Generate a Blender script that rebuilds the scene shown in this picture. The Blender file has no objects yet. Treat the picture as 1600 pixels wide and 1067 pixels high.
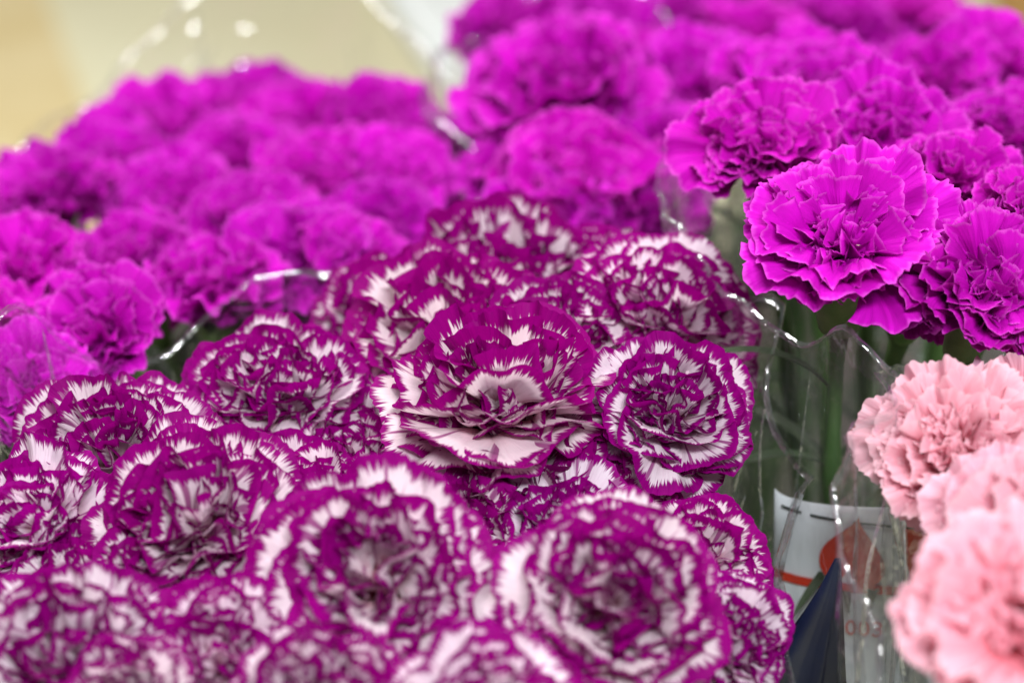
import bpy, math, random
from mathutils import Vector, Matrix, noise as mnoise

R = math.radians
rng = random.Random(7)
S = bpy.context.scene
C = S.collection

# ------------------------------------------------------------------ camera
PITCH = 25.0
CAM = Vector((0.0, 0.0, 0.72))
LENS = 85.0
FOCUS = 0.607
cd = bpy.data.cameras.new('camera')
cam = bpy.data.objects.new('camera', cd)
C.objects.link(cam)
cam.location = CAM
cam.rotation_euler = (R(90 - PITCH), 0, 0)
cd.lens = LENS
cd.sensor_width = 36
cd.clip_start = 0.02
cd.clip_end = 60
cd.dof.use_dof = True
cd.dof.focus_distance = FOCUS
cd.dof.aperture_fstop = 7.2
S.camera = cam

# ------------------------------------------------------------------ world and lamps
w = bpy.data.worlds.new('World')
S.world = w
w.use_nodes = True
bg = w.node_tree.nodes['Background']
bg.inputs[0].default_value = (0.93, 0.95, 1.0, 1)
bg.inputs[1].default_value = 0.13

def lamp(name, loc, target, sx, sy, watts, col):
    d = bpy.data.lights.new(name, 'AREA')
    d.shape = 'RECTANGLE'
    d.size, d.size_y = sx, sy
    d.energy = watts
    d.color = col
    o = bpy.data.objects.new(name, d)
    C.objects.link(o)
    o.location = loc
    o.rotation_euler = (Vector(target) - Vector(loc)).to_track_quat('-Z', 'Y').to_euler()
    return o

lamp('ceiling_panel', (-0.45, 1.15, 2.1), (0, 0.62, 0.4), 0.7, 0.5, 30, (1.0, 0.98, 0.96))
lamp('front_fill', (0.30, -0.75, 1.75), (0.0, 0.60, 0.42), 0.9, 0.25, 64, (0.95, 0.98, 1.0))  # fill light added in front to brighten the petals facing the camera
lamp('background_lamp', (-0.2, 2.6, 2.3), (0.0, 1.9, 0.0), 1.3, 0.4, 31, (1.0, 0.95, 0.85))  # lamp added to brighten the floor behind the bunches

for sx_, sy_, sz_ in ((-0.9, -0.1, 1.9), (1.0, 0.9, 2.0), (-0.15, 0.25, 2.2), (-1.1, 1.5, 1.8), (0.4, 1.9, 1.9)):
    lamp('glint_lamp', (sx_, sy_, sz_), (0, 0.65, 0.4), 0.07, 0.07, 4.5, (1.0, 0.99, 0.97))  # small lamps added only to put sparkles on the film

S.view_settings.view_transform = 'Standard'
S.view_settings.look = 'None'
S.view_settings.exposure = 0.0
S.view_settings.gamma = 1.0
S.render.engine = 'CYCLES'
S.cycles.max_bounces = 10
S.cycles.transparent_max_bounces = 40
S.cycles.transmission_bounces = 8
S.cycles.diffuse_bounces = 5
S.cycles.use_denoising = True
S.cycles.caustics_reflective = False
S.cycles.caustics_refractive = False

# ------------------------------------------------------------------ helpers
FV = Vector((0, math.cos(R(PITCH)), -math.sin(R(PITCH))))
UV_ = Vector((0, math.sin(R(PITCH)), math.cos(R(PITCH))))
K = 36.0 / LENS / 1600.0

def at(px, py, d):
    return CAM + FV * d + Vector(((px - 800) * K * d, 0, 0)) + UV_ * ((533.5 - py) * K * d)

def tag(o, label=None, cat=None, group=None, kind=None):
    for k, v in (('label', label), ('category', cat), ('group', group), ('kind', kind)):
        if v:
            o[k] = v
    return o

def mesh(name, verts, faces, mat, smooth=True, uvs=None):
    m = bpy.data.meshes.new(name)
    m.from_pydata([tuple(v) for v in verts], [], faces)
    if uvs:
        lay = m.uv_layers.new(name='UVMap')
        li = [0] * len(m.loops)
        m.loops.foreach_get('vertex_index', li)
        flat = []
        for i in li:
            flat += uvs[i]
        lay.data.foreach_set('uv', flat)
    if smooth:
        m.polygons.foreach_set('use_smooth', [True] * len(m.polygons))
    m.materials.append(mat)
    m.update()
    return m

def obj(name, me, parent=None, mat4=None):
    o = bpy.data.objects.new(name, me)
    C.objects.link(o)
    if parent:
        o.parent = parent
    if mat4 is not None:
        o.matrix_basis = mat4
    return o

def empty(name, loc):
    o = bpy.data.objects.new(name, None)
    o.empty_display_size = 0.01
    C.objects.link(o)
    o.location = loc
    return o

# ------------------------------------------------------------------ materials
class NT:
    def __init__(self, name):
        self.m = bpy.data.materials.new(name)
        self.m.use_nodes = True
        self.t = self.m.node_tree
        self.t.nodes.clear()
        self.out = self.t.nodes.new('ShaderNodeOutputMaterial')

    def n(self, typ, ins=None, **props):
        nd = self.t.nodes.new(typ)
        for k, v in props.items():
            setattr(nd, k, v)
        for k, v in (ins or {}).items():
            self.put(nd.inputs[k], v)
        return nd

    def put(self, sock, v):
        if isinstance(v, bpy.types.NodeSocket):
            self.t.links.new(v, sock)
        elif isinstance(v, (tuple, list)) and len(v) == 3 and sock.type == 'RGBA':
            sock.default_value = (*v, 1)
        else:
            sock.default_value = v

    def math(self, op, a, b=None, c=None, clamp=False):
        nd = self.n('ShaderNodeMath', operation=op, use_clamp=clamp)
        for i, v in enumerate((a, b, c)):
            if v is not None:
                self.put(nd.inputs[i], v)
        return nd.outputs[0]

    def ramp(self, v, a, b, lo=0.0, hi=1.0, smooth=True):
        nd = self.n('ShaderNodeMapRange', interpolation_type='SMOOTHSTEP' if smooth else 'LINEAR')
        for i, x in enumerate((v, a, b, lo, hi)):
            self.put(nd.inputs[i], x)
        return nd.outputs[0]

    def mix(self, f, a, b):
        nd = self.n('ShaderNodeMix', data_type='RGBA')
        self.put(nd.inputs[0], f)
        self.put(nd.inputs[6], a)
        self.put(nd.inputs[7], b)
        return nd.outputs[2]

    def noise(self, x, y, z, scale=1.0, detail=2.0, rough=0.5):
        v = self.n('ShaderNodeCombineXYZ')
        for i, q in enumerate((x, y, z)):
            self.put(v.inputs[i], q)
        nd = self.n('ShaderNodeTexNoise', {'Scale': scale, 'Detail': detail, 'Roughness': rough})
        self.t.links.new(v.outputs[0], nd.inputs['Vector'])
        return nd.outputs['Fac']

    def surf(self, s):
        self.t.links.new(s, self.out.inputs['Surface'])
        return self.m

def petal_material(name, kind):
    T = NT(name)
    uvn = T.n('ShaderNodeUVMap')
    sep = T.n('ShaderNodeSeparateXYZ', {0: uvn.outputs[0]})
    u, v = sep.outputs[0], sep.outputs[1]
    oi = T.n('ShaderNodeObjectInfo')
    rnd = oi.outputs['Random']
    r100 = T.math('MULTIPLY', rnd, 137.0)
    s = T.math('ABSOLUTE', T.math('MULTIPLY_ADD', u, 2.0, -1.0))
    iv = T.math('SUBTRACT', 1.0, v)
    veins = T.noise(T.math('MULTIPLY', u, 60.0), T.math('MULTIPLY', v, 2.5), r100, 1.0, 2.0)
    soft = T.noise(T.math('MULTIPLY', u, 3.0), T.math('MULTIPLY', v, 3.0), r100, 1.0, 2.0)
    if kind == 'picotee':
        e2 = T.math('MULTIPLY_ADD', T.math('SUBTRACT', 1.0, s), 0.62, T.math('MULTIPLY', iv, 0.75))
        e = T.math('MINIMUM', iv, e2)
        st = T.noise(T.math('MULTIPLY', u, 46.0), T.math('MULTIPLY', v, 2.6), r100, 1.0, 3.0, 0.62)
        st2 = T.noise(T.math('MULTIPLY', u, 9.0), T.math('MULTIPLY', v, 1.0), T.math('ADD', r100, 31.0), 1.0, 1.0)
        jag = T.math('MULTIPLY', T.math('SUBTRACT', st, 0.5), 0.27)
        fine = T.noise(T.math('MULTIPLY', u, 120.0), T.math('MULTIPLY', v, 3.0), r100, 1.0, 1.0)
        jag = T.math('ADD', jag, T.math('MULTIPLY', T.math('SUBTRACT', fine, 0.5), 0.16))
        jag = T.math('ADD', jag, T.math('MULTIPLY', T.math('SUBTRACT', st2, 0.5), 0.12))
        width = T.math('MULTIPLY_ADD', rnd, 0.08, 0.052)
        inner = T.ramp(oi.outputs['Object Index'], 10.0, 90.0, 1.0, 0.0, False)
        width = T.math('MULTIPLY_ADD', inner, 0.055, width)  # wider purple on inner petals, partly for bounced colour in their shade
        m = T.ramp(T.math('SUBTRACT', T.math('ADD', e, jag), width), -0.026, 0.030, 1.0, 0.0)
        ls = T.noise(T.math('MULTIPLY', u, 17.0), T.math('MULTIPLY', v, 0.5), T.math('ADD', r100, 71.0), 1.0, 1.5)
        m2 = T.math('MULTIPLY', T.ramp(ls, T.math('MULTIPLY_ADD', inner, -0.03, 0.615), 0.68), T.ramp(v, 0.25, 0.6))
        mk = T.math('MAXIMUM', m, T.math('MULTIPLY', m2, 0.85))
        white = T.mix(T.ramp(v, 0.15, 0.80), (0.86, 0.28, 0.44), (0.93, 0.76, 0.86))  # pinker base paints in the bounced light deep between petals
        white = T.mix(T.ramp(veins, 0.35, 0.75, 0.0, 0.25), white, (0.84, 0.54, 0.70))
        purp = T.mix(soft, (0.25, 0.000, 0.150), (0.38, 0.001, 0.26))
        purp = T.mix(T.ramp(veins, 0.4, 0.7, 0.0, 0.35), purp, (0.20, 0.0, 0.15))
        col = T.mix(mk, white, purp)
        tr = 0.50
    elif kind == 'magenta':
        a = T.mix(T.ramp(soft, 0.3, 0.7), (0.41, 0.0, 0.33), (0.56, 0.0, 0.48))
        a = T.mix(T.ramp(veins, 0.42, 0.72, 0.0, 0.4), a, (0.34, 0.0, 0.27))
        a = T.mix(T.ramp(v, 0.45, 0.95, 0.0, 0.30), a, (0.70, 0.020, 0.63))  # tips painted lighter, as outer petals turned to the light
        edge = T.ramp(T.math('ADD', iv, T.math('MULTIPLY', T.math('SUBTRACT', veins, 0.5), 0.10)), 0.0, 0.055, 1.0, 0.0)
        col = T.mix(T.math('MULTIPLY', edge, 0.34), a, (0.80, 0.16, 0.72))  # pale margin, also standing in for highlights on the petal edges
        tr = 0.32
    else:
        a = T.mix(T.ramp(v, 0.2, 0.95), (0.92, 0.19, 0.26), (0.94, 0.49, 0.61))  # base more saturated, painting the bounced colour of shaded folds
        a = T.mix(T.ramp(soft, 0.55, 0.8, 0.0, 0.45), a, (0.84, 0.32, 0.42))
        a = T.mix(T.ramp(veins, 0.45, 0.75, 0.0, 0.22), a, (0.86, 0.34, 0.45))
        edge = T.ramp(T.math('ADD', iv, T.math('MULTIPLY', T.math('SUBTRACT', veins, 0.5), 0.12)), 0.0, 0.10, 1.0, 0.0)
        a = T.mix(T.math('MULTIPLY', edge, 0.7), a, (0.93, 0.58, 0.68))
        mauve = T.noise(T.math('MULTIPLY', u, 5.0), T.math('MULTIPLY', v, 2.0), T.math('ADD', r100, 11.0), 1.0, 2.0)
        col = T.mix(T.ramp(mauve, 0.66, 0.74, 0.0, 0.35), a, (0.66, 0.28, 0.62))
        tr = 0.44
    mt = T.n('ShaderNodeMix', {0: 1.0}, data_type='RGBA', blend_type='MULTIPLY')
    T.put(mt.inputs[6], col)
    T.put(mt.inputs[7], oi.outputs['Color'])
    col = mt.outputs[2]
    bump = T.n('ShaderNodeBump', {'Strength': 0.5, 'Distance': 0.0007, 'Height': veins})
    p = T.n('ShaderNodeBsdfPrincipled', {'Base Color': col, 'Roughness': 0.55, 'Specular IOR Level': 0.06,
                                         'Normal': bump.outputs[0]})
    t = T.n('ShaderNodeBsdfTranslucent', {'Color': col, 'Normal': bump.outputs[0]})
    mx = T.n('ShaderNodeMixShader', {0: tr, 1: p.outputs[0], 2: t.outputs[0]})
    return T.surf(mx.outputs[0])

def plain(name, c1, c2, rough=0.5, scale=30.0, spec=0.4, bump=0.0, stretch=(1, 1, 1), trans=0.0):
    T = NT(name)
    co = T.n('ShaderNodeTexCoord').outputs['Object']
    mp = T.n('ShaderNodeMapping', {'Vector': co, 'Scale': stretch})
    nz = T.n('ShaderNodeTexNoise', {'Vector': mp.outputs[0], 'Scale': scale, 'Detail': 5.0})
    col = T.mix(T.ramp(nz.outputs['Fac'], 0.3, 0.7), c1, c2)
    ins = {'Base Color': col, 'Roughness': rough, 'Specular IOR Level': spec}
    if bump:
        b = T.n('ShaderNodeBump', {'Strength': bump, 'Distance': 0.002, 'Height': nz.outputs['Fac']})
        ins['Normal'] = b.outputs[0]
    p = T.n('ShaderNodeBsdfPrincipled', ins)
    sh = p.outputs[0]
    if trans:
        t = T.n('ShaderNodeBsdfTranslucent', {'Color': col})
        sh = T.n('ShaderNodeMixShader', {0: trans, 1: sh, 2: t.outputs[0]}).outputs[0]
    return T.surf(sh)

def film_material(name, veil=0.004, base=0.045, graze=0.6, tint=(0.97, 0.97, 0.97), rough=0.08):
    T = NT(name)
    co = T.n('ShaderNodeTexCoord').outputs['Object']
    nz = T.n('ShaderNodeTexNoise', {'Vector': co, 'Scale': 38.0, 'Detail': 3.5, 'Roughness': 0.62})
    b = T.n('ShaderNodeBump', {'Strength': 1.0, 'Distance': 0.004, 'Height': nz.outputs['Fac']})
    lw = T.n('ShaderNodeLayerWeight', {'Blend': 0.5, 'Normal': b.outputs[0]})
    fac = T.math('MULTIPLY_ADD', T.math('POWER', lw.outputs['Facing'], 4.0), graze, base, clamp=True)
    mp = T.n('ShaderNodeMapping', {'Vector': co, 'Scale': (70, 70, 7)})
    sn = T.n('ShaderNodeTexNoise', {'Vector': mp.outputs[0], 'Scale': 1.0, 'Detail': 4.0, 'Roughness': 0.6, 'Distortion': 0.6})
    veil = T.ramp(sn.outputs['Fac'], 0.40, 0.75, veil * 0.4, veil * 3.2)  # streaky diffuse white mixed in for the film's reflections and haze
    tr = T.n('ShaderNodeBsdfTransparent', {'Color': tint})
    di = T.n('ShaderNodeBsdfDiffuse', {'Color': (0.85, 0.83, 0.86)})
    m1 = T.n('ShaderNodeMixShader', {0: veil, 1: tr.outputs[0], 2: di.outputs[0]})
    gl = T.n('ShaderNodeBsdfGlossy', {'Color': (0.95, 0.97, 1.0), 'Roughness': rough, 'Normal': b.outputs[0]})
    m2 = T.n('ShaderNodeMixShader', {0: fac, 1: m1.outputs[0], 2: gl.outputs[0]})
    return T.surf(m2.outputs[0])

M = {
    'picotee': petal_material('purple_edged_petal', 'picotee'),
    'magenta': petal_material('magenta_petal', 'magenta'),
    'pink': petal_material('pale_pink_petal', 'pink'),
    'stem': plain('stem_green', (0.04, 0.10, 0.02), (0.08, 0.16, 0.04), 0.55, 60, stretch=(1, 1, 0.15)),
    'calyx': plain('calyx_green', (0.10, 0.19, 0.05), (0.18, 0.27, 0.10), 0.5, 120),
    'leaf': plain('leaf_green', (0.022, 0.042, 0.018), (0.05, 0.075, 0.035), 0.55, 60, trans=0.2),
    'stamen': plain('stamen_cream', (0.75, 0.62, 0.45), (0.85, 0.75, 0.6), 0.5, 200),
    'film': film_material('clear_film'),
    'rim': film_material('film_edge', 0.02, 0.22, 0.5, rough=0.12),
    'veil': film_material('hazy_film', 0.022, 0.04, 0.4),
    'filmred': plain('film_red_stroke', (0.45, 0.04, 0.02), (0.55, 0.06, 0.03), 0.35, 60, 0.4, trans=0.3),
    'paper': plain('white_paper', (0.74, 0.80, 0.84), (0.80, 0.85, 0.88), 0.6, 25, 0.3),
    'red': plain('red_mark', (0.62, 0.03, 0.008), (0.70, 0.045, 0.012), 0.5, 60, 0.3),
    'ink': plain('dark_print', (0.03, 0.05, 0.05), (0.06, 0.08, 0.08), 0.6, 60),
    'navy': plain('navy_plastic', (0.003, 0.005, 0.020), (0.006, 0.010, 0.032), 0.3, 40, 0.5, 0.2),
    'cream': plain('cream_floor', (0.58, 0.54, 0.36), (0.66, 0.64, 0.46), 0.6, 2.2, 0.3),
    'kraft': plain('kraft_paper', (0.56, 0.45, 0.23), (0.62, 0.52, 0.30), 0.7, 6, 0.2),
    'dark_slab': plain('shade_dark_slab', (0.035, 0.03, 0.025), (0.06, 0.05, 0.04), 0.6, 12, 0.3, 0.1),
    'card': plain('tan_cardboard', (0.48, 0.28, 0.08), (0.56, 0.34, 0.11), 0.8, 8, 0.2),
    'brown': plain('brown_cardboard', (0.36, 0.20, 0.06), (0.44, 0.26, 0.09), 0.8, 8, 0.2),
    'white': plain('white_card', (0.74, 0.78, 0.78), (0.80, 0.83, 0.82), 0.6, 10, 0.3),
}

# ------------------------------------------------------------------ the surface
def slab_mesh(name, x0, x1, y0, y1, z0, z1, mat):
    vv = [(x, y, z) for z in (z0, z1) for y in (y0, y1) for x in (x0, x1)]
    ff = [(0, 2, 3, 1), (4, 5, 7, 6), (0, 1, 5, 4), (2, 6, 7, 3), (0, 4, 6, 2), (1, 3, 7, 5)]
    return mesh(name, vv, ff, mat, False)

tv = [(-4, -1.5, -0.1), (4, -1.5, -0.1), (4, 8, -0.1), (-4, 8, -0.1)]
tag(obj('floor', mesh('floor', tv, [(0, 1, 2, 3)], M['cream'], False)), kind='structure')
tag(obj('shade_platform', slab_mesh('shade_platform', -0.9, 0.9, 0.1, 1.72, -0.1, 0.0, M['dark_slab'])), kind='structure')  # added platform, coloured dark to stand in for shade in the gaps

# ------------------------------------------------------------------ petals
def petal_mesh(kind, t, seed):
    """One petal in units of the bloom radius. t 0 = heart of the bloom, 1 = outermost guard petal.
    Grows from the calyx mouth (origin), outward along +X, up along +Z."""
    r = random.Random(seed)
    if kind == 'picotee':
        NU, NV = 48, 18
        L = 0.80 + 0.22 * t + r.uniform(-.05, .05)
        phi = R(40 + 14 * t + r.uniform(-6, 6))
        amp, waves, tooth = 0.052 + 0.02 * (1 - t), r.uniform(1.2, 2.8), 0.04
        a0, a1, tip = -3 + 30 * t, 8 + 78 * t, -44 + 56 * t + r.uniform(-14, 14)
        wrap, flute = 0.75, 0.07
        if t < 0.35:
            tip, amp, L = -14 + r.uniform(-16, 16), 0.105, L + 0.05
    elif kind == 'magenta':
        NU, NV = 60, 18
        L = 0.50 + 0.52 * t + r.uniform(-.05, .05)
        phi = R(42 + 10 * t + r.uniform(-6, 6))
        amp, waves, tooth = 0.070 + 0.04 * (1 - t), r.uniform(1.8, 4.4), 0.07
        a0, a1, tip = -2 + 26 * t, 8 + 58 * t, -14 + 34 * t + r.uniform(-24, 24)
        wrap, flute = 0.5, 0.20
    else:
        NU, NV = 60, 18
        L = 0.60 + 0.42 * t + r.uniform(-.05, .05)
        phi = R(42 + 12 * t + r.uniform(-6, 6))
        amp, waves, tooth = 0.065 + 0.03 * (1 - t), r.uniform(2.4, 4.4), 0.075
        a0, a1, tip = -2 + 24 * t, 4 + 74 * t, -10 + 26 * t + r.uniform(-12, 12)
        wrap, flute = 0.45, 0.13
    p1, p2, p3 = (r.uniform(0, 6.28) for _ in range(3))
    sk = r.uniform(-.18, .18)
    fold = r.uniform(-0.10, 0.16)
    o1 = r.uniform(0, 99)
    # centre-line profile
    N = 40
    prof = [(0.07 + 0.05 * t, 0.0, R(a0))]
    for i in range(1, N + 1):
        q = i / N
        q2 = min(1, q / 0.55)
        al = R(a0 + (a1 - a0) * (q2 * q2 * (3 - 2 * q2)) + tip * max(0, (q - 0.6) / 0.4) ** 1.6)
        pr = prof[-1]
        prof.append((pr[0] + L / N * math.sin(al), pr[1] + L / N * math.cos(al), al))
    verts, uvs = [], []
    for j in range(NV + 1):
        vv = (j / NV) ** 0.85
        for i in range(NU + 1):
            uu = i / NU
            s = 2 * uu - 1
            th = s * phi
            rm = L * (1 - 0.16 * s * s - 0.30 * max(0, abs(s) - .7) ** 1.3)
            big = mnoise.noise((s * 3.2 + o1, 1.3, 0))
            rm *= 1 + 0.07 * big
            saw = abs(((uu * NU / 3.0) + 0.6 * mnoise.noise((s * 6, o1, 4))) % 1.0 - 0.5) * 2
            tl = tooth * (0.45 + 0.55 * mnoise.noise((s * 9, o1, 8)))
            rad = vv * rm * (1 - max(0, vv - .8) / .2 * tl * (0.35 + saw))
            b = rad * math.cos(th * (0.35 + 0.65 * vv))
            a = rad * math.sin(th * (0.35 + 0.65 * vv)) * (0.30 + 0.70 * min(1, vv * 1.6))
            x = min(max(b / L, 0), 1) * N
            k = min(int(x), N - 1)
            f = x - k
            A, B = prof[k], prof[k + 1]
            ro, z, al = (A[m] + (B[m] - A[m]) * f for m in range(3))
            env = vv ** 1.7
            n = amp * env * (math.sin(s * waves * 3.14 + p1) + 0.55 * math.sin(s * waves * 6.1 + p2))
            n += amp * 0.55 * vv ** 4 * mnoise.noise((s * 5.5 + o1, vv * 2.0, 2.2)) * 1.6
            n += amp * flute * vv ** 5 * math.sin(s * waves * 15 + p3)
            n += 0.06 * vv * mnoise.noise((s * 1.4, vv * 2.2 + o1, 9))
            n -= fold * abs(a) * vv
            n += sk * a * vv
            ro2, z2 = ro + n * math.cos(al), z - n * math.sin(al)
            # wrap the sides round the bloom's axis
            ang = wrap * a / max(0.25, ro2 * (0.55 + 0.45 * t) + 0.16)
            xr = ro2 * math.cos(ang) + (1 - math.cos(ang)) * -0.05
            yr = a * (1 - wrap * 0.35) + ro2 * math.sin(ang) * 0.35
            verts.append((xr, yr, z2))
            uvs.append((uu, vv))
    faces = []
    W = NU + 1
    for j in range(NV):
        for i in range(NU):
            q = j * W + i
            faces.append((q, q + 1, q + W + 1, q + W))
    return mesh('petal', verts, faces, M[kind], True, uvs)

LAYERS = {  # (t, how many)
    'picotee': [(1.0, 6), (0.86, 7), (0.72, 7), (0.58, 7), (0.44, 6), (0.30, 6), (0.16, 6), (0.02, 5)],
    'magenta': [(1.0, 8), (0.84, 8), (0.66, 8), (0.46, 7), (0.28, 7), (0.10, 6)],
    'pink': [(1.0, 8), (0.82, 9), (0.64, 9), (0.46, 9), (0.28, 8), (0.10, 8)],
}
VAR = {'picotee': 9, 'magenta': 8, 'pink': 6}
PET = {k: {t: [petal_mesh(k, t, 1000 * (i + 1) + int(t * 100) + 13 * len(k)) for i in range(VAR[k])]
           for t, _ in LAYERS[k]} for k in LAYERS}

# calyx, stamen and leaf shapes shared by all flowers
def lathe(profile, n, mat, name, lobes=0):
    v, f = [], []
    for j, (rr, z) in enumerate(profile):
        for i in range(n):
            a = 2 * math.pi * i / n
            zz = z + (lobes * abs(math.sin(a * 2.5)) if j == len(profile) - 1 else 0)
            v.append((rr * math.cos(a), rr * math.sin(a), zz))
    for j in range(len(profile) - 1):
        for i in range(n):
            f.append((j * n + i, j * n + (i + 1) % n, (j + 1) * n + (i + 1) % n, (j + 1) * n + i))
    return mesh(name, v, f, mat)

CALYX = lathe([(0.0028, -0.024), (0.0055, -0.021), (0.0068, -0.012), (0.0075, -0.004), (0.0082, 0.001)], 20, M['calyx'], 'calyx', 0.004)

def tube_mesh(pts, rad, mat, name, n=7):
    v, f = [], []
    for k, p in enumerate(pts):
        t = (pts[min(k + 1, len(pts) - 1)] - pts[max(k - 1, 0)]).normalized()
        a = t.orthogonal().normalized() if k == 0 else (pa - t * pa.dot(t)).normalized()
        pa = a
        b = t.cross(a)
        rr = rad(k / (len(pts) - 1)) if callable(rad) else rad
        for i in range(n):
            g = 2 * math.pi * i / n
            v.append(p + (a * math.cos(g) + b * math.sin(g)) * rr)
    for k in range(len(pts) - 1):
        for i in range(n):
            f.append((k * n + i, k * n + (i + 1) % n, (k + 1) * n + (i + 1) % n, (k + 1) * n + i))
    f.append(tuple(range(n))[::-1])
    f.append(tuple((len(pts) - 1) * n + i for i in range(n)))
    return mesh(name, v, f, mat)

def leaf_mesh(seed):
    r = random.Random(seed)
    L, W = r.uniform(.07, .1), r.uniform(.0035, .005)
    cur = r.uniform(.5, 1.3)
    v, f = [], []
    for j in range(13):
        q = j / 12
        al = 0.25 + cur * q
        c = Vector((L * q * math.sin(al * .8), 0, L * q * math.cos(al * .8)))
        ww = W * (math.sin(math.pi * min(1, q * .9 + .12)) ** .6)
        for s in (-1, -.5, 0, .5, 1):
            v.append(c + Vector((-abs(s) * ww * .35, s * ww, abs(s) * ww * .25)))
    for j in range(12):
        for i in range(4):
            q = j * 5 + i
            f.append((q, q + 1, q + 6, q + 5))
    return mesh('leaf', v, f, M['leaf'])

LEAF = [leaf_mesh(i) for i in range(6)]
STAMEN = []
for i in range(3):
    r_ = random.Random(i)
    pts = [Vector((0, 0, 0))]
    d_ = Vector((r_.uniform(-.4, .4), r_.uniform(-.4, .4), 1))
    for k in range(9):
        d_ = (d_ + Vector((r_.uniform(-.3, .3) + .14, r_.uniform(-.3, .3), -.10))).normalized()
        pts.append(pts[-1] + d_ * .0013)
    STAMEN.append(tube_mesh(pts, 0.0003, M['stamen'], 'stamen', 5))

SEED = 3

def carnation(kind, px, py, d, width, toward, side, foot, label, group, stamens=0, leaves=3, tint=None):
    """A carnation whose bloom shows centred at the given spot, leaning toward the viewer's side / sideways by degrees."""
    rng = random.Random(int(px * 7919 + py * 104729 + d * 1e4) + SEED)
    c = at(px, py, d)
    k = rng.uniform(.84, 1.0)
    tint = tint or (k * rng.uniform(.95, 1), k, k * rng.uniform(.93, 1), 1)
    rad = width * K * d / 2
    ax = (Vector((0, 0, 1)) + Vector((0, -1, 0)) * math.tan(R(toward)) + Vector((1, 0, 0)) * math.tan(R(side))).normalized()
    base = c - ax * rad * (0.56 if kind == 'picotee' else 0.36)
    opn = rng.uniform(-2, 10) if kind == 'picotee' else rng.uniform(-7, 7)
    flat = rng.uniform(.86, 1.08)
    ft = Vector((foot[0] + rng.uniform(-.018, .018), foot[1] + rng.uniform(-.018, .018), 0.002))
    root = empty('carnation', ft)
    tag(root, label, 'carnation', group)
    rot = ax.to_track_quat('Z', 'Y').to_matrix().to_4x4()
    B = Matrix.Translation(base - ft) @ rot @ Matrix.Rotation(rng.uniform(0, 6.28), 4, 'Z')
    gold = rng.uniform(0, 6.28)
    for li, (t, n) in enumerate(LAYERS[kind]):
        gold += rng.uniform(.3, 1.2)
        for k in range(n):
            az = gold + 2 * math.pi * (k + rng.uniform(-.34, .34)) / n
            sc = rad * rng.uniform(.92, 1.07)
            wild = 1.0 if kind == 'picotee' else 1.6
            tilt = R(rng.uniform(-11, 11) * wild + opn)
            sc *= rng.uniform(1 - .07 * wild, 1 + .06 * wild)
            m4 = (B @ Matrix.Translation((rng.uniform(-.06, .06) * rad, rng.uniform(-.06, .06) * rad, rng.uniform(-.06, .05) * rad)) @ Matrix.Rotation(az, 4, 'Z') @ Matrix.Rotation(tilt, 4, 'Y') @ Matrix.Rotation(R(rng.uniform(-16, 16)), 4, 'X')
                  @ Matrix.Diagonal((sc, sc * rng.choice((-1, 1)) * rng.uniform(.9, 1.08), sc * flat * rng.uniform(.93, 1.06), 1)))
            po = obj('petal', rng.choice(PET[kind][t]), root, m4)
            po.color = tint
            po.pass_index = int(t * 100)
    for k in range(stamens):
        m4 = B @ Matrix.Translation((rng.uniform(-.12, .12) * rad, rng.uniform(-.12, .12) * rad, rad * .30)) @ Matrix.Rotation(rng.uniform(0, 6.28), 4, 'Z')
        obj('stamen', STAMEN[k % 3], root, m4)
    sc = rad / 0.031
    obj('calyx', CALYX, root, B @ Matrix.Diagonal((sc, sc, sc, 1)))
    p0 = base - ft - ax * 0.023 * sc
    p1 = p0 - ax * 0.12
    p2 = Vector((0, 0, 0.16))
    p3 = Vector((0, 0, 0))
    pts = []
    for i in range(29):
        q = i / 28
        pts.append(p0 * (1 - q) ** 3 + p1 * 3 * q * (1 - q) ** 2 + p2 * 3 * q * q * (1 - q) + p3 * q ** 3)
    obj('stem', tube_mesh(pts, lambda q: 0.0025 * (0.85 + .25 * q) + 0.0011 * max(0, math.cos(q * 44)) ** 8, M['stem'], 'stem'), root)
    for k in range(leaves):
        i = rng.choice((4, 6, 8, 10, 14)) if leaves > 1 else 9
        if leaves == 7:
            i = rng.choice((2, 2, 4, 4, 6))
        m4 = Matrix.Translation(pts[i]) @ Matrix.Rotation(rng.uniform(0, 6.28), 4, 'Z') @ Matrix.Rotation(R(rng.uniform(10, 45)), 4, 'Y')
        if leaves > 3:
            m4 = m4 @ Matrix.Scale(.55, 4)
        obj('leaf', rng.choice(LEAF), root, m4)
    return root

# ------------------------------------------------------------------ bunches: bloom places, sizes and leans
FOOT = {'striped': (-0.035, 0.52), 'left': (-0.095, 0.76), 'middle': (0.03, 0.80), 'back': (0.11, 0.98),
        'right': (0.115, 0.60), 'pink': (0.135, 0.46)}

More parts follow.
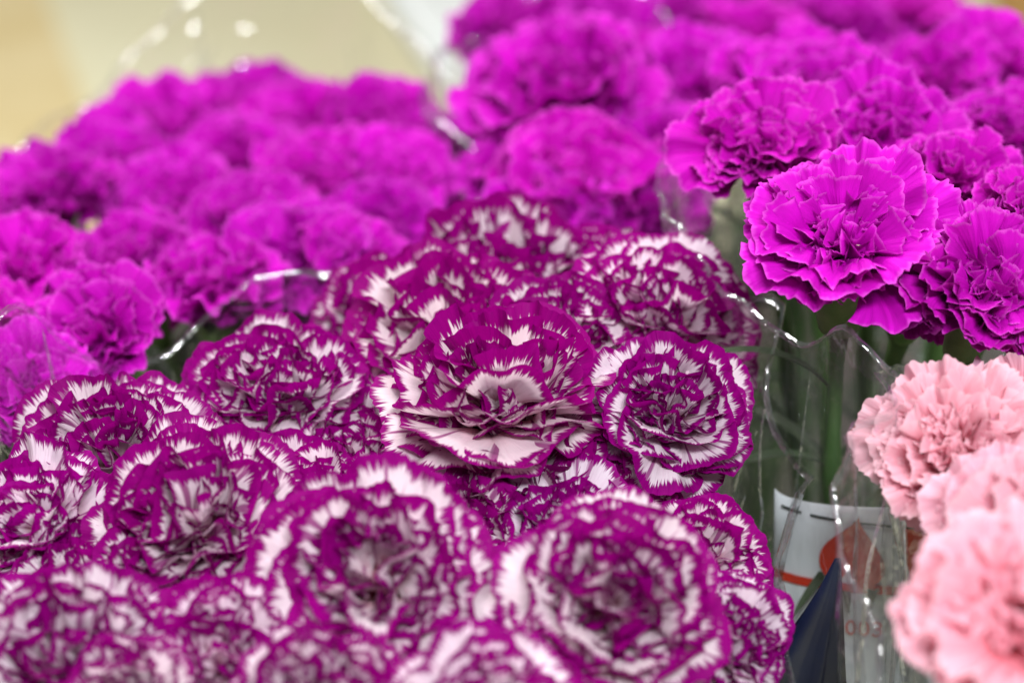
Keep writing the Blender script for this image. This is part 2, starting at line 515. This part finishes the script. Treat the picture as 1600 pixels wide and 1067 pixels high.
SG = 'white carnations with purple edges in the striped bunch'
SL = 'white carnation with ragged purple petal edges in the striped bunch'
striped = [
    (768, 592, .610, 410, 8, -6, 'wide open white carnation with purple edges in the middle of the striped bunch'),
    (1062, 625, .612, 262, 30, 16, 'small cupped purple edged white carnation beside the clear film of the right magenta bunch'),
    (1050, 470, .655, 290, 20, 14, 'purple edged white carnation with broad pale petals under the right magenta bunch'),
    (790, 418, .690, 330, 14, 2, 'purple edged white carnation at the back of the striped bunch against the magenta blooms'),
    (690, 500, .655, 330, 16, -8, "purple edged carnation with bold white flames, right behind the middle striped bloom"),
    (885, 500, .645, 250, 16, 6, "small purple edged carnation squeezed between three larger striped blooms"),
    (600, 455, .690, 230, 10, -14, "purple edged carnation where the bright film edge meets the striped bunch"),
    (425, 600, .640, 300, 22, -12, 'purple edged white carnation below the bright edge of the clear film'),
    (150, 690, .615, 290, 24, -18, 'purple edged white carnation next to the darker magenta bloom of the left bunch'),
    (285, 790, .575, 360, 28, -12, 'large purple edged white carnation with pinkish centre among the striped carnations'),
    (25, 800, .590, 270, 24, -24, "purple edged carnation leaning outward beside the large pinkish centred one"),
    (590, 890, .540, 410, 40, -4, 'round wide open purple edged carnation with a white crescent petal, in the striped bunch'),
    (972, 925, .535, 385, 40, 12, 'round wide open purple edged carnation beside the navy plastic'),
    (1160, 985, .565, 200, 34, 30, 'dark purple edged carnation pressed against the navy plastic'),
    (95, 1010, .535, 300, 34, -18, "purple edged carnation below the outward leaning one in the striped bunch"),
    (330, 1010, .535, 270, 36, -6, None),
    (820, 722, .605, 300, 34, 4, 'shaded purple edged carnation under the wide open one in the striped bunch'),
    (545, 705, .625, 240, 26, -4, None),
    (490, 1090, .510, 260, 40, -4, None),
    (760, 1120, .505, 280, 44, 4, None),
    (640, 700, .640, 220, 26, 0, None),
    (1000, 760, .610, 230, 30, 10, "shaded purple edged carnation under the small cupped one"),
    (250, 905, .57, 230, 30, -8, None),
    (470, 770, .615, 240, 30, -4, None), (720, 810, .590, 260, 34, 2, None), (410, 930, .570, 240, 34, -4, None),
    (120, 900, .580, 240, 30, -14, None), (880, 830, .590, 240, 34, 6, None), (790, 960, .560, 240, 38, 4, None),
    (600, 600, .660, 220, 20, -6, None), (950, 590, .650, 200, 24, 4, None), (320, 680, .640, 220, 24, -10, None),
    (1110, 860, .590, 200, 30, 18, "purple edged carnation peeping out beside the white printed paper"), (180, 1080, .520, 220, 36, -12, None), (930, 420, .690, 240, 14, 6, "purple edged carnation just below the shaded blooms of the middle magenta bunch"),
]
for px, py, d, wd, tw, sd, lb in striped:
    carnation('picotee', px, py, d, wd * (1.16 if wd < 380 else 1.02), tw, sd, FOOT['striped'], lb or SL, None if lb else SG)

LG = 'magenta carnations in the left bunch'
LL = 'blurred magenta carnation in the middle of the crowded left bunch'
left = [
    (150, 525, .690, 270, 22, -6, 'dark centred magenta carnation of the left bunch touching the striped carnations'),
    (20, 430, .72, 240, 20, -14, "magenta carnation of the left bunch beside the bright film creases"), (190, 410, .765, 230, 18, -6, None), (330, 460, .730, 230, 20, 0, "magenta carnation of the left bunch just above the curved film edge"),
    (465, 415, .740, 230, 20, 4, "magenta carnation of the left bunch directly over the straight bright film edge"), (600, 350, .765, 200, 18, 6, 'small round magenta carnation of the left bunch beside the middle bunch'),
    (395, 355, .790, 230, 18, 2, None), (270, 330, .820, 220, 16, -4, None), (80, 320, .80, 240, 18, -12, None),
    (500, 285, .825, 230, 18, 4, None), (630, 280, .820, 190, 16, 4, None), 
    (180, 268, .865, 220, 14, -8, None), (370, 250, .87, 220, 14, 0, None), (15, 305, .84, 200, 14, -16, "blurred magenta carnation of the left bunch in front of the tan cardboard"),
    (250, 205, .92, 190, 10, -8, None), (410, 176, .945, 200, 12, 0, 'tallest magenta carnation at the back of the left bunch'),
    (590, 205, .90, 210, 12, 6, "blurred rounded magenta carnation next to the tallest one's right shoulder"), (660, 220, .90, 170, 12, 4, "blurred magenta carnation of the left bunch below the white paper patch"), (470, 215, .91, 200, 12, 2, None),
    (310, 190, .95, 180, 8, -4, None), (-40, 520, .70, 220, 20, -14, None), (560, 410, .75, 190, 20, 6, "magenta carnation of the left bunch touching the back of the striped bunch"),
    (50, 610, .67, 200, 26, -10, "magenta carnation of the left bunch lowest against the striped carnations"),
]
for px, py, d, wd, tw, sd, lb in left:
    carnation('magenta', px, py, d + rng.uniform(-.012, .012), wd * rng.uniform(1.05, 1.38), tw + rng.uniform(-14, 14), sd + rng.uniform(-18, 18), FOOT['left'], lb or LL, None if lb else LG)

MG = 'magenta carnations in the middle bunch'
ML = 'magenta carnation in the narrow bunch between the two large magenta bunches'
middle = [
    (880, 150, .815, 280, 20, -4, 'large magenta carnation high in the narrow middle bunch'),
    (910, 300, .775, 290, 24, 0, 'shaded magenta carnation of the middle bunch just behind the striped carnations'),
    (1030, 240, .80, 220, 20, 8, None), (800, 265, .80, 170, 20, -10, None), (1000, 110, .88, 200, 16, 4, None),
    (790, 40, .95, 210, 12, -10, "blurred magenta carnation of the middle bunch beside the white paper patch"), (920, 40, .95, 220, 12, 0, None), (1090, 130, .84, 220, 16, 10, None),
    (1020, 345, .77, 180, 24, 10, "shaded magenta carnation of the middle bunch low beside the right bunch's film"), (850, 360, .76, 200, 26, -4, "shaded magenta carnation of the middle bunch hidden low behind striped petals"),
]
for px, py, d, wd, tw, sd, lb in middle:
    carnation('magenta', px, py, d, wd * rng.uniform(1.05, 1.3), tw + rng.uniform(-10, 10), sd + rng.uniform(-14, 14), FOOT['middle'], lb or ML, None if lb else MG)

BG_ = 'magenta carnations in the far bunch'
BL = 'blurred magenta carnation in the far bunch behind the others'
for px, py, d, wd, tw, sd in [(1060, 20, .98, 200, 12, -8), (1180, 55, .95, 220, 12, -2), (1310, 35, .97, 220, 12, 4),
                              (1420, 35, .99, 190, 12, 10), (1250, -20, 1.02, 200, 10, 0), (1130, -40, 1.04, 200, 8, -6), (1380, -30, 1.04, 200, 8, 6)]:
    carnation('magenta', px, py, d, wd, tw, sd, FOOT['back'], BL, BG_)

RG = 'magenta carnations in the right bunch'
RL = 'magenta carnation in the right bunch'
right = [
    (1318, 372, .607, 390, 24, -4, 'large wide open magenta carnation overhanging the rim of its clear film'),
    (1190, 222, .668, 270, 16, -10, 'magenta carnation of the right bunch leaning toward the middle bunch'),
    (1385, 205, .690, 240, 18, 0, 'paler violet magenta carnation right behind the large wide open one'),
    (1495, 285, .660, 230, 24, 10, "magenta carnation with upright petals beside the large wide open one"), (1570, 210, .715, 220, 16, 10, None), (1465, 120, .785, 210, 12, 4, None),
    (1560, 100, .80, 220, 12, 8, "blurred magenta carnation of the right bunch in front of brown cardboard"), (1280, 140, .755, 220, 12, -4, None), (1545, 450, .600, 290, 28, 8, 'magenta carnation drooping over the pale pink carnations'),
    (1625, 350, .635, 230, 22, 14, None), (1390, 125, .80, 200, 10, 0, None), (1210, 115, .80, 200, 10, -8, None),
    (1640, 480, .60, 220, 24, 14, None), (1440, 430, .640, 250, 26, 6, "magenta carnation mostly hidden behind the large wide open one"),
]
for px, py, d, wd, tw, sd, lb in right:
    carnation('magenta', px, py, d, wd * (1.12 if wd < 300 else 1), tw, sd, FOOT['right'], lb or RL, None if lb else RG, stamens=1 if wd == 390 else 0, leaves=7 if wd == 390 else 5,
              tint=(1.0, 1.0, 1.0, 1) if wd == 390 else None)

PG = 'pale pink carnations'
pink = [
    (1500, 695, .572, 330, 34, -14, 'pale pink carnation with ruffled edge beside the clear film streak'),
    (1600, 650, .585, 260, 20, 6, 'pale pink carnation highest in the pink bunch'),
    (1600, 960, .485, 430, 40, -14, 'large blurred pale pink carnation beside the white printed paper'),
    (1605, 720, .572, 300, 30, 2, 'pale pink carnation pressed behind the ruffled pink bloom'),
    (1650, 820, .53, 320, 34, 0, 'pale pink carnation between two other pink ones'),
    (1570, 800, .545, 250, 36, -8, 'pale pink carnation tucked under the ruffled pink bloom'),
]
for px, py, d, wd, tw, sd, lb in pink:
    carnation('pink', px, py, d, wd, tw, sd, FOOT['pink'], lb, PG, leaves=0)

# ------------------------------------------------------------------ clear film sleeves
def sleeve(foot, top, rx, ry, rim, mat, label, seed, r0=0.035, crk=0.0046, red_strokes=()):
    """Clear conical sleeve from the tabletop to a wavy rim; rim(angle) gives the height. 0 = +X, 90 = far side."""
    root = empty('film_sleeve', (foot[0], foot[1], 0))
    tag(root, label, 'film sleeve', 'clear film sleeves')
    NA, NZ = 220, 90
    v, f, edge = [], [], []
    def P(a, q):
        zr = rim(math.degrees(a) % 360)
        z = 0.004 + (zr - 0.004) * q
        g = (z / 0.45)
        k = r0 + (1 - r0 / max(rx, ry)) * 0 
        ex = r0 + (rx - r0) * g ** 1.15
        ey = r0 + (ry - r0) * g ** 1.15
        cx = (top[0] - foot[0]) * g
        cy = (top[1] - foot[1]) * g
        ca, sa = math.cos(a), math.sin(a)
        p = (ca * 3.2 + seed, sa * 3.2, z * 7)
        n1 = 1 - abs(mnoise.noise(p)) * 2
        p = (ca * 7 + seed, sa * 7 + 3, z * 16 + ca * 3)
        n2 = 1 - abs(mnoise.noise(p)) * 2
        n3 = mnoise.noise((ca * 1.6 + seed, sa * 1.6, z * 3))
        dr = crk * (1.5 * n1 + 0.7 * n2 + 3.0 * n3) * min(1, g + .15)
        return Vector((cx + (ex + dr) * ca, cy + (ey + dr) * sa, z))
    for j in range(NZ + 1):
        for i in range(NA):
            v.append(P(2 * math.pi * i / NA, j / NZ))
    for j in range(NZ):
        for i in range(NA):
            f.append((j * NA + i, j * NA + (i + 1) % NA, (j + 1) * NA + (i + 1) % NA, (j + 1) * NA + i))
    obj('film', mesh('film', v, f, mat), root)
    hv, hf = [], []                       # added bulged band along the rim, shaped to catch highlights
    for j in range(5):
        for i in range(NA):
            a = 2 * math.pi * i / NA
            glint_band = (0.0022 + 0.0009 * mnoise.noise((math.cos(a) * 4, math.sin(a) * 4, seed))) / rim(math.degrees(a) % 360)
            p = P(a, 1 - glint_band * (1 - j / 4))
            o = 0.0004 + 0.0012 * math.sin(math.pi * j / 4) + 0.00012 * mnoise.noise((math.cos(a) * 16, math.sin(a) * 16, seed + j * .3))
            hv.append(p + Vector((math.cos(a), math.sin(a), 0.15)) * o)
    for j in range(4):
        for i in range(NA):
            hf.append((j * NA + i, j * NA + (i + 1) % NA, (j + 1) * NA + (i + 1) % NA, (j + 1) * NA + i))
    obj('glint_band', mesh('glint_band', hv, hf, M['rim']), root)
    for a0_, z0_, a1_, z1_, w_ in red_strokes:   # curved red strokes laid on the film
        cv, cf = [], []
        for j in range(17):
            f_ = j / 16
            aa = R(a0_ + (a1_ - a0_) * f_)
            zz = z0_ + (z1_ - z0_) * f_ + .004 * math.sin(math.pi * f_)
            rr_ = rim(math.degrees(aa) % 360)
            ww = w_ * math.sin(math.pi * (.1 + .8 * f_))
            out = Vector((math.cos(aa), math.sin(aa), 0)) * .0003
            cv += [P(aa - R(ww * .35), (zz - 0.0005 * ww) / rr_) + out, P(aa + R(ww * .35), (zz + 0.0005 * ww) / rr_) + out]
        for j in range(16):
            cf.append((j * 2, j * 2 + 1, j * 2 + 3, j * 2 + 2))
        obj('red_mark', mesh('red_mark', cv, cf, M['filmred']), root)
    cr = random.Random(int(seed * 100))
    for c in range(34):                   # sharp pinched creases running up the film
        a = cr.uniform(0, 2 * math.pi)
        q0, q1 = cr.uniform(.55, .88), cr.uniform(.93, 1.0)
        da, wdt = cr.uniform(-.35, .35), cr.uniform(.0005, .0015)
        ph = cr.uniform(0, 9)
        cv, cf = [], []
        for j in range(25):
            f_ = j / 24
            aa = a + da * (f_ - .5) + .05 * mnoise.noise((f_ * 3, ph, seed))
            p = P(aa, q0 + (q1 - q0) * f_)
            out = Vector((math.cos(aa), math.sin(aa), -.1))
            tn = Vector((-math.sin(aa), math.cos(aa), 0))
            ww = wdt * math.sin(math.pi * min(.97, max(.03, f_))) ** .5
            cv += [p - tn * ww + out * .0003, p + out * (.0004 + ww * 1.1), p + tn * ww * .8 + out * .0003]
        for j in range(24):
            for i in range(2):
                cf.append((j * 3 + i, j * 3 + i + 1, j * 3 + i + 4, j * 3 + i + 3))
        obj('crease', mesh('crease', cv, cf, M['rim'], False), root)
    return root

def bumps(base, lst):
    def fn(a):
        z = base
        for c, wdt, h in lst:
            dlt = (a - c + 180) % 360 - 180
            z += h * math.exp(-(dlt / wdt) ** 2)
        return z + 0.0015 * math.sin(R(a) * 7) + 0.001 * math.sin(R(a) * 13 + 1)
    return fn

sleeve(FOOT['striped'], (-0.030, 0.535), .104, .115, bumps(.430, [(98, 22, .011), (160, 12, .036), (28, 9, .030), (270, 70, -.05)]), M['film'],
       'clear crinkled film sleeve round the striped carnations', 1.3)
sleeve(FOOT['left'], (-0.090, 0.775), .104, .150, bumps(.405, [(88, 36, .048), (345, 18, .03), (270, 50, -.02)]), M['film'],
       'clear film sleeve rising behind the left magenta bunch', 5.1)
sleeve(FOOT['middle'], (0.03, 0.83), .050, .095, bumps(.43, [(180, 35, .012), (90, 30, .02), (270, 60, -.03)]), M['film'],
       'narrow clear film sleeve round the middle magenta bunch', 8.7)
sleeve(FOOT['right'], (0.128, 0.655), .076, .115, bumps(.460, [(180, 14, .008), (227, 8, -.006), (240, 7, .014), (285, 26, -.02)]), M['veil'],
       'clear film sleeve with dark wavy edge round the right magenta bunch', 12.2, r0=.03,
       red_strokes=[(240, .438, 248, .443, 3), (249, .425, 246, .440, 4), (252, .446, 256, .438, 3)])
sleeve(FOOT['pink'], (0.156, 0.475), .074, .080, bumps(.44, [(150, 34, .028), (270, 60, -.06)]), M['veil'],
       'hazy clear film sleeve round the pale pink carnations', 17.9, r0=.02)

# ------------------------------------------------------------------ printed paper wrap
PC = Vector((0.112, 0.576, 0))
def paper_pt(a, z, off=0.0):
    """a: degrees, 270 = toward the viewer"""
    g = 0.72 + 0.28 * z / 0.4
    return Vector((math.cos(R(a)) * (0.041 * g + off), math.sin(R(a)) * (0.013 * g + off), z))

root = empty('paper_wrap', PC)
tag(root, 'white paper wrap printed with red heart shapes, below the right magenta bunch', 'paper wrap')
v, f = [], []
A0, A1, NA, NZ = 184, 356, 60, 30
for j in range(NZ + 1):
    for i in range(NA + 1):
        aa = A0 + (A1 - A0) * i / NA
        v.append(paper_pt(aa, 0.004 + (0.408 - 0.006 * (i / NA) - 0.004 * abs(math.cos(R(aa)))) * j / NZ))
for j in range(NZ):
    for i in range(NA):
        q = j * (NA + 1) + i
        f.append((q, q + 1, q + NA + 2, q + NA + 1))
sh = obj('sheet', mesh('sheet', v, f, M['paper']), root)
sm = sh.modifiers.new('thickness', 'SOLIDIFY')
sm.thickness = 0.0003

def print_patch(name, outline, mat, off=0.0009):
    """flat print: closed outline of (angle, height) laid on the paper"""
    vs = [paper_pt(a, z, off) for a, z in outline]
    ca = sum(a for a, z in outline) / len(outline)
    cz = sum(z for a, z in outline) / len(outline)
    n = len(vs)
    rings = [vs]
    for k in (.66, .33):
        rings.append([paper_pt(ca + (a - ca) * k, cz + (z - cz) * k, off) for a, z in outline])
    vv = sum(rings, []) + [paper_pt(ca, cz, off)]
    ff = []
    for r_i in range(2):
        for i in range(n):
            ff.append((r_i * n + i, r_i * n + (i + 1) % n, (r_i + 1) * n + (i + 1) % n, (r_i + 1) * n + i))
    for i in range(n):
        ff.append((2 * n + i, 2 * n + (i + 1) % n, 3 * n))
    return obj(name, mesh(name, vv, ff, mat), root)

def heart(ca, cz, w_, h_, rot):
    out = []
    for i in range(48):
        t = 2 * math.pi * i / 48
        x = 16 * math.sin(t) ** 3 / 17
        y = (13 * math.cos(t) - 5 * math.cos(2 * t) - 2 * math.cos(3 * t) - math.cos(4 * t)) / 17
        xx = x * math.cos(R(rot)) - y * math.sin(R(rot))
        yy = x * math.sin(R(rot)) + y * math.cos(R(rot))
        out.append((ca + xx * w_, cz + yy * h_))
    return out

def bar(a0, z0, a1, z1, hw):
    n = 12
    up = [(a0 + (a1 - a0) * i / n, z0 + (z1 - z0) * i / n + hw) for i in range(n + 1)]
    dn = [(a, z - 2 * hw) for a, z in reversed(up)]
    vs = [paper_pt(a, z, .0009) for a, z in up + dn]
    m = len(up)
    ff = [(i, i + 1, 2 * m - 2 - i, 2 * m - 1 - i) for i in range(m - 1)]
    return vs, ff

print_patch('heart_print', heart(240, .3935, 15, .0125, 172), M['red'])
print_patch('heart_print', heart(268, .395, 11, .0120, -20), M['red'])
vs, ff = bar(190, .3835, 330, .3835, .0014)
obj('stripe_print', mesh('stripe_print', vs, ff, M['red']), root)
for k in range(7):
    a = 200 + k * 20
    vs, ff = bar(a, .4050 - .0006 * k, a + 15, .4046 - .0006 * k, .0004)
    obj('dash_print', mesh('dash_print', vs, ff, M['ink']), root)

fc = bpy.data.curves.new('price_text', 'FONT')
fc.body = '5003'
fc.size = 1.0
fc.resolution_u = 3
tmp = bpy.data.objects.new('price_text', fc)
C.objects.link(tmp)
bpy.context.view_layer.update()
tm = bpy.data.meshes.new_from_object(tmp.evaluated_get(bpy.context.evaluated_depsgraph_get()))
bpy.data.objects.remove(tmp)
xs = [q.co.x for q in tm.vertices]
for q in tm.vertices:
    q.co = paper_pt(234 + 20 * (q.co.x - min(xs)) / (max(xs) - min(xs)), .3690 + .0068 * q.co.y, .0012)
tm.materials.clear()
tm.materials.append(M['red'])
obj('text_print', tm, root)

# ------------------------------------------------------------------ navy plastic
root = empty('navy_plastic', at(1270, 1000, .60).xy.to_3d())
tag(root, 'folded navy blue plastic peak between the striped bunch and white paper', 'plastic wrap')
ap = at(1314, 872, .597)
base = root.location
v, f = [], []
NA, NZ = 40, 50
for j in range(NZ + 1):
    q = j / NZ
    z = ap.z * (1 - q) + 0.003 * q
    hw = 0.0008 + 0.185 * min(q, 0.3) ** 1.22 * (1 - 0.2 * q)
    cx = ap.x - hw * 0.93
    for i in range(NA):
        a = 2 * math.pi * i / NA
        ridge = (1 - abs(mnoise.noise((math.cos(a) * 2.2, math.sin(a) * 2.2, z * 9))) * 2) * 0.0045 * min(1, q * 8)
        v.append(Vector((cx + (hw + ridge) * math.cos(a), ap.y - 0.004 * q + (hw * .45 + ridge) * math.sin(a), z)) - base)
for j in range(NZ):
    for i in range(NA):
        f.append((j * NA + i, j * NA + (i + 1) % NA, (j + 1) * NA + (i + 1) % NA, (j + 1) * NA + i))
obj('sheet', mesh('sheet', v, f, M['navy']), root)

# ------------------------------------------------------------------ things far behind
def card_sheet(name, loc, sx, sy, rz, mat, label, cat):
    """a flattened carton on the floor: two panels with a creased gap and a tilted end flap"""
    root = empty(name, loc)
    root.rotation_euler.z = R(rz)
    tag(root, label, cat)
    obj('panel', slab_mesh('panel', -sx, -0.002, -sy, sy, 0.001, 0.018, mat), root)
    obj('panel', slab_mesh('panel', 0.002, sx, -sy, sy, 0.001, 0.018, mat), root)
    fl = obj('flap', slab_mesh('flap', -sx, sx, 0, sy * .3, 0.0, 0.006, mat), root)
    fl.location = (0, sy + .003, 0.002)
    fl.rotation_euler = (R(9), 0, 0)

card_sheet('cardboard_sheet', (-0.92, 2.55, -.1), .34, .62, 10, M['card'], 'tan flattened cardboard on the floor far behind the left bunch', 'cardboard')
card_sheet('paper_sheet', (-0.62, 2.45, -.098), .14, .60, 16, M['kraft'], 'pale brown wrapping paper beside the tan cardboard on the floor', 'paper')
card_sheet('cardboard_sheet', (0.86, 2.75, -.1), .30, .40, -6, M['brown'], 'brown flattened cardboard on the floor far behind the right bunch', 'cardboard')
card_sheet('paper_sheet', (-0.075, 2.62, -.1), .06, .26, 14, M['white'], 'white folded paper on the floor far behind the gap between magenta bunches', 'paper')
